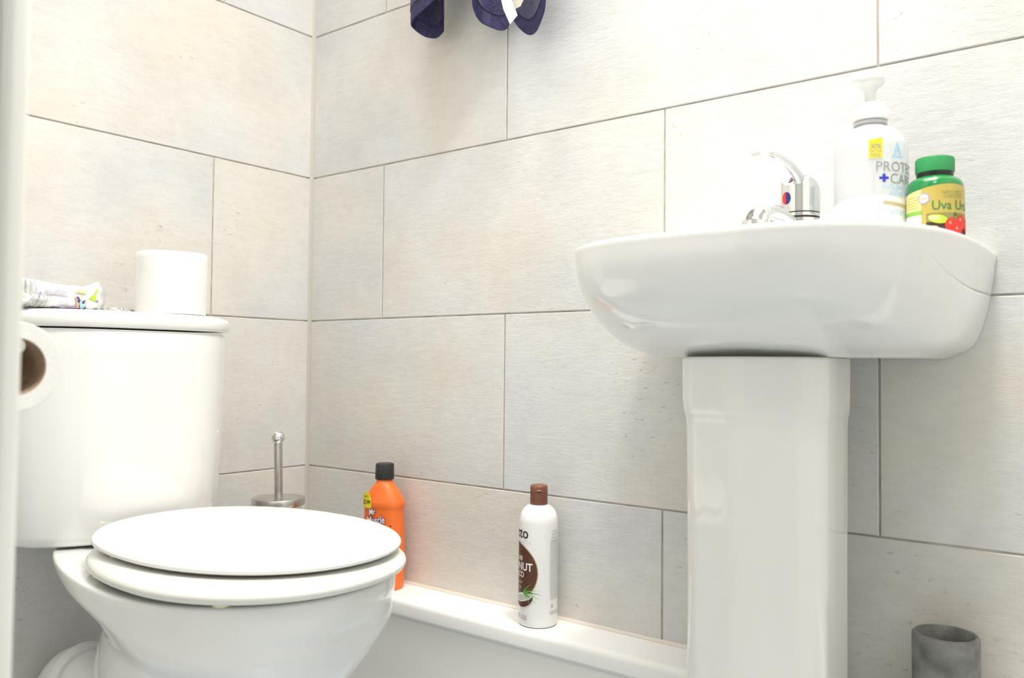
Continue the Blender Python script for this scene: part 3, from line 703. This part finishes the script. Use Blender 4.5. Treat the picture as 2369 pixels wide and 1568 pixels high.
def stripes(pr, x0, n, dx, sl):
    for k in range(n): pr.rect(x0 + k * dx, -.017, x0 + k * dx + (.0016 if k % 3 == 0 else .0007), .0185, 'ink_grey' if k % 2 else 'ink_lightgrey', 2, 1, 10, slant=sl)
def art_a(pr, L):
    stripes(pr, .046, 7, .0028, 0); pr.rect(.068, -.017, .0690, .0185, 'ink_grey', 2, 1, 8)
    pr.text('sensitive', .098, .0035, .0095, 'ink_purple', 3, 1.0); pr.text('Cleansing Wipes', .098, -.001, .0052, 'ink_purple', 3, 1.0)
    for x, y, c in ((.075, .001, 'ink_purple'), (.082, -.010, 'ink_lightgrey'), (.112, -.012, 'ink_purple'), (.135, -.006, 'ink_purple'), (.120, -.014, 'ink_peach')): pr.ell(x, y, .0016, .0018, c, 3, 10, 1)
    pr.ell(.137, -.0145, .0060, .0018, 'ink_red', 3, 16, 1); pr.ell(.136, .010, .009, .003, 'ink_paleyellow', 3, 16, 1)
    pr.ell(.153, .001, .0055, .0040, 'ink_lime', 3, 16, 2, .2); pr.ell(.152, -.010, .0048, .0050, 'ink_green', 3, 16, 2); pr.ell(.160, -.004, .0030, .0026, 'ink_purple', 4, 12, 1); pr.ell(.160, .009, .003, .003, 'ink_lime', 3, 12, 1)
def art_b(pr, L):
    stripes(pr, .034, 9, .0030, .55)
    pr.rect(.078, -.014, .108, -.004, 'ink_lilac', 2, 8, 2)
    pr.rect(.1085, -.0080, .1225, .0085, 'ink_peach', 3, 4, 4, slant=-.15); pr.rect(.1100, -.0066, .1212, .0071, 'ink_navy', 4, 4, 4, slant=-.15); pr.ell(.1156, -.0005, .0046, .0050, 'ink_sky', 5, 14, 2); pr.rect(.1118, .0040, .1192, .0065, 'ink_white', 6, 2, 1)
    pr.ell(.025, .003, .008, .006, 'ink_lime', 3, 14, 2); pr.ell(.142, -.007, .004, .003, 'ink_grey', 3, 10, 1); pr.rect(.050, -.013, .075, -.009, 'ink_paleyellow', 2, 6, 1)
    pr.text('wipes', .090, .001, .0060, 'ink_lilac', 3, 1.0)
pouch('wipes_packet', 'crumpled wipes packet with pointed raised end, the one against the wall on the cistern', -.6560, -.4800, .075, .8008, .0490, .045, 3.1, art_a, .008)
pouch('wipes_packet', 'lower wipes packet with blue square badge at the front of the cistern lid', -.6580, -.5080, .128, .8008, .0200, .040, 8.4, art_b, -.001)

# ------------------------------------------------------------------ towel hanging above (only its lower corners are in frame)
HK = Vector((.47, -.030, 1.80))
tw = empty('hand_towel', (HK.x, HK.y, HK.z), 'navy blue terry hand towel hanging on the tiled wall above the orange bottle', 'towel')
off = tw.location.copy()
def cloth(name, keys, top, parent, thick=.0045, band=.020, NS=70, NT=46, seed=0):
    """keys: list of (x, y, zbottom) along the hem; sheet runs from hem up to the gathered top"""
    hem = smooth_path(keys, NS + 1); tops = smooth_path(top, NS + 1)
    def P(i, j):
        a, b = hem[i], tops[i]; t = j / NT; e = t ** 1.0
        p = a.lerp(b, e)
        keep = max(0, 1 - t * 1.3); p.x = a.x * (1 - e) + b.x * e; 
        # stay wide low down, gather late
        g_ = t ** 2.2; p.x = a.x * (1 - g_) + b.x * g_; p.y = a.y * (1 - g_) + b.y * g_
        w_ = .0035 * noise.noise(Vector((i * .13 + seed, t * 5, seed))) * min(1, t * 6); p.y += w_; p.x += w_
        return p
    # thickness by offsetting along the plan normal
    grid = [[P(i, j) for j in range(NT + 1)] for i in range(NS + 1)]
    def nrm(i):
        a = hem[min(NS, i + 1)] - hem[max(0, i - 1)]; n = Vector((-a.y, a.x, 0)); return n.normalized() if n.length > 1e-6 else Vector((0, 1, 0))
    N_ = [nrm(i) for i in range(NS + 1)]
    zband = lambda i, j: (grid[i][j] - grid[i][0]).length < band
    jb_ = [max(1, next(j for j in range(NT + 1) if not zband(i, j))) for i in range(NS + 1)]
    def sheet(jlo, jhi, th, dz=0):
        v = []; f = []
        W = jhi - jlo + 1
        for sgn in (1, -1):
            for i in range(NS + 1):
                for j in range(jlo, jhi + 1):
                    edge = .6 if (i in (0, NS) or j == 0) else 1
                    v.append(grid[i][j] + N_[i] * th * .5 * sgn * edge)
        K = (NS + 1) * W
        for i in range(NS):
            for j in range(W - 1):
                k = i * W + j; f.append((k, k + W, k + W + 1, k + 1)); f.append((K + k, K + k + 1, K + k + W + 1, K + k + W))
        for i in range(NS):
            f.append((i * W, K + i * W, K + (i + 1) * W, (i + 1) * W)); a = i * W + W - 1; f.append((a, a + W, K + a + W, K + a))
        for j in range(W - 1):
            f.append((j, j + 1, K + j + 1, K + j)); a = NS * W + j; f.append((a, K + a, K + a + 1, a + 1))
        return v, f
    return sheet, grid, N_
# vertical resolution: finer band rows by a separate small sheet
def towel_piece(hemkeys, topkeys, seed):
    sheet, grid, N_ = cloth('x', hemkeys, topkeys, tw, seed=seed, NT=60)
    # hem band: rows 0..2 ; terry: rows 2..60
    part('terry', [sheet(3, 60, .0065)], M['towel'], tw, off, sharp=70)
    part('hem_band', [sheet(0, 3, .0040)], M['hem'], tw, off, sharp=70)
    return grid
# left corner: rolled edge, seen from below
def tops(n, x0, x1): return [(x0 + (x1 - x0) * i / (n - 1), -.036 - .016 * math.sin(PI * i / (n - 1)), 1.80) for i in range(n)]
K1 = [(.401, -.030, 1.325), (.384, -.028, 1.3185), (.370, -.031, 1.3195), (.359, -.040, 1.324), (.354, -.055, 1.331), (.362, -.073, 1.333), (.386, -.088, 1.336), (.417, -.095, 1.341), (.447, -.098, 1.352), (.474, -.098, 1.372), (.494, -.094, 1.40)]
towel_piece(K1, tops(len(K1), .452, .468), 1.0)
# right side: cloth open towards the room with two drooping lobes
K2 = [(.530, -.090, 1.370), (.520, -.088, 1.332), (.510, -.070, 1.318), (.506, -.050, 1.310), (.515, -.036, 1.303), (.533, -.030, 1.295), (.546, -.028, 1.297), (.556, -.028, 1.309), (.574, -.030, 1.289), (.596, -.035, 1.271), (.618, -.045, 1.267), (.641, -.060, 1.277), (.655, -.070, 1.293), (.664, -.082, 1.330)]
towel_piece(K2, tops(len(K2), .471, .492), 5.0)
def tagsheet(name, pts, m, parent, sub=None):
    g = G(); n = len(pts); d = Vector((0, .0005, 0))
    g.add([Vector(p) for p in pts] + [Vector(p) + d for p in pts], [tuple(range(n)), tuple(range(2 * n - 1, n - 1, -1))] + [(i, (i + 1) % n, n + (i + 1) % n, n + i) for i in range(n)])
    return g.obj(name, m, parent, offset=off, smooth=False)
M['tagw'] = mat('care_tag_white', (.86, .86, .84), .6); M['tagb'] = mat('care_tag_beige', (.66, .62, .52), .6)
tagsheet('care_tag', [(.575, -.085, 1.345), (.592, -.086, 1.345), (.597, -.085, 1.318), (.612, -.085, 1.283), (.597, -.085, 1.272), (.583, -.085, 1.300), (.578, -.085, 1.318)], M['tagw'], tw)
tagsheet('size_tag', [(.596, -.078, 1.345), (.618, -.078, 1.345), (.618, -.078, 1.308), (.613, -.078, 1.300), (.602, -.078, 1.298), (.596, -.078, 1.308)], M['tagb'], tw)
# hook the towel hangs from
hk = empty('towel_hook', (HK.x, 0, HK.z), 'chrome wall hook holding the navy towel above the toilet corner', 'hook')
off = hk.location.copy()
part('rosette', [loft([[Vector((HK.x + r * math.cos(2 * PI * j / 32), y, HK.z + r * math.sin(2 * PI * j / 32))) for j in range(32)] for r, y in ((.022, -.0005), (.022, -.005), (.018, -.007))])], M['chrome'], hk, off)
part('hook_arm', [tube(smooth_path([(HK.x, -.006, HK.z - .001), (HK.x, -.035, HK.z - .004), (HK.x, -.058, HK.z + .004), (HK.x, -.062, HK.z + .025)], 20), .005, 14)], M['chrome'], hk, off)
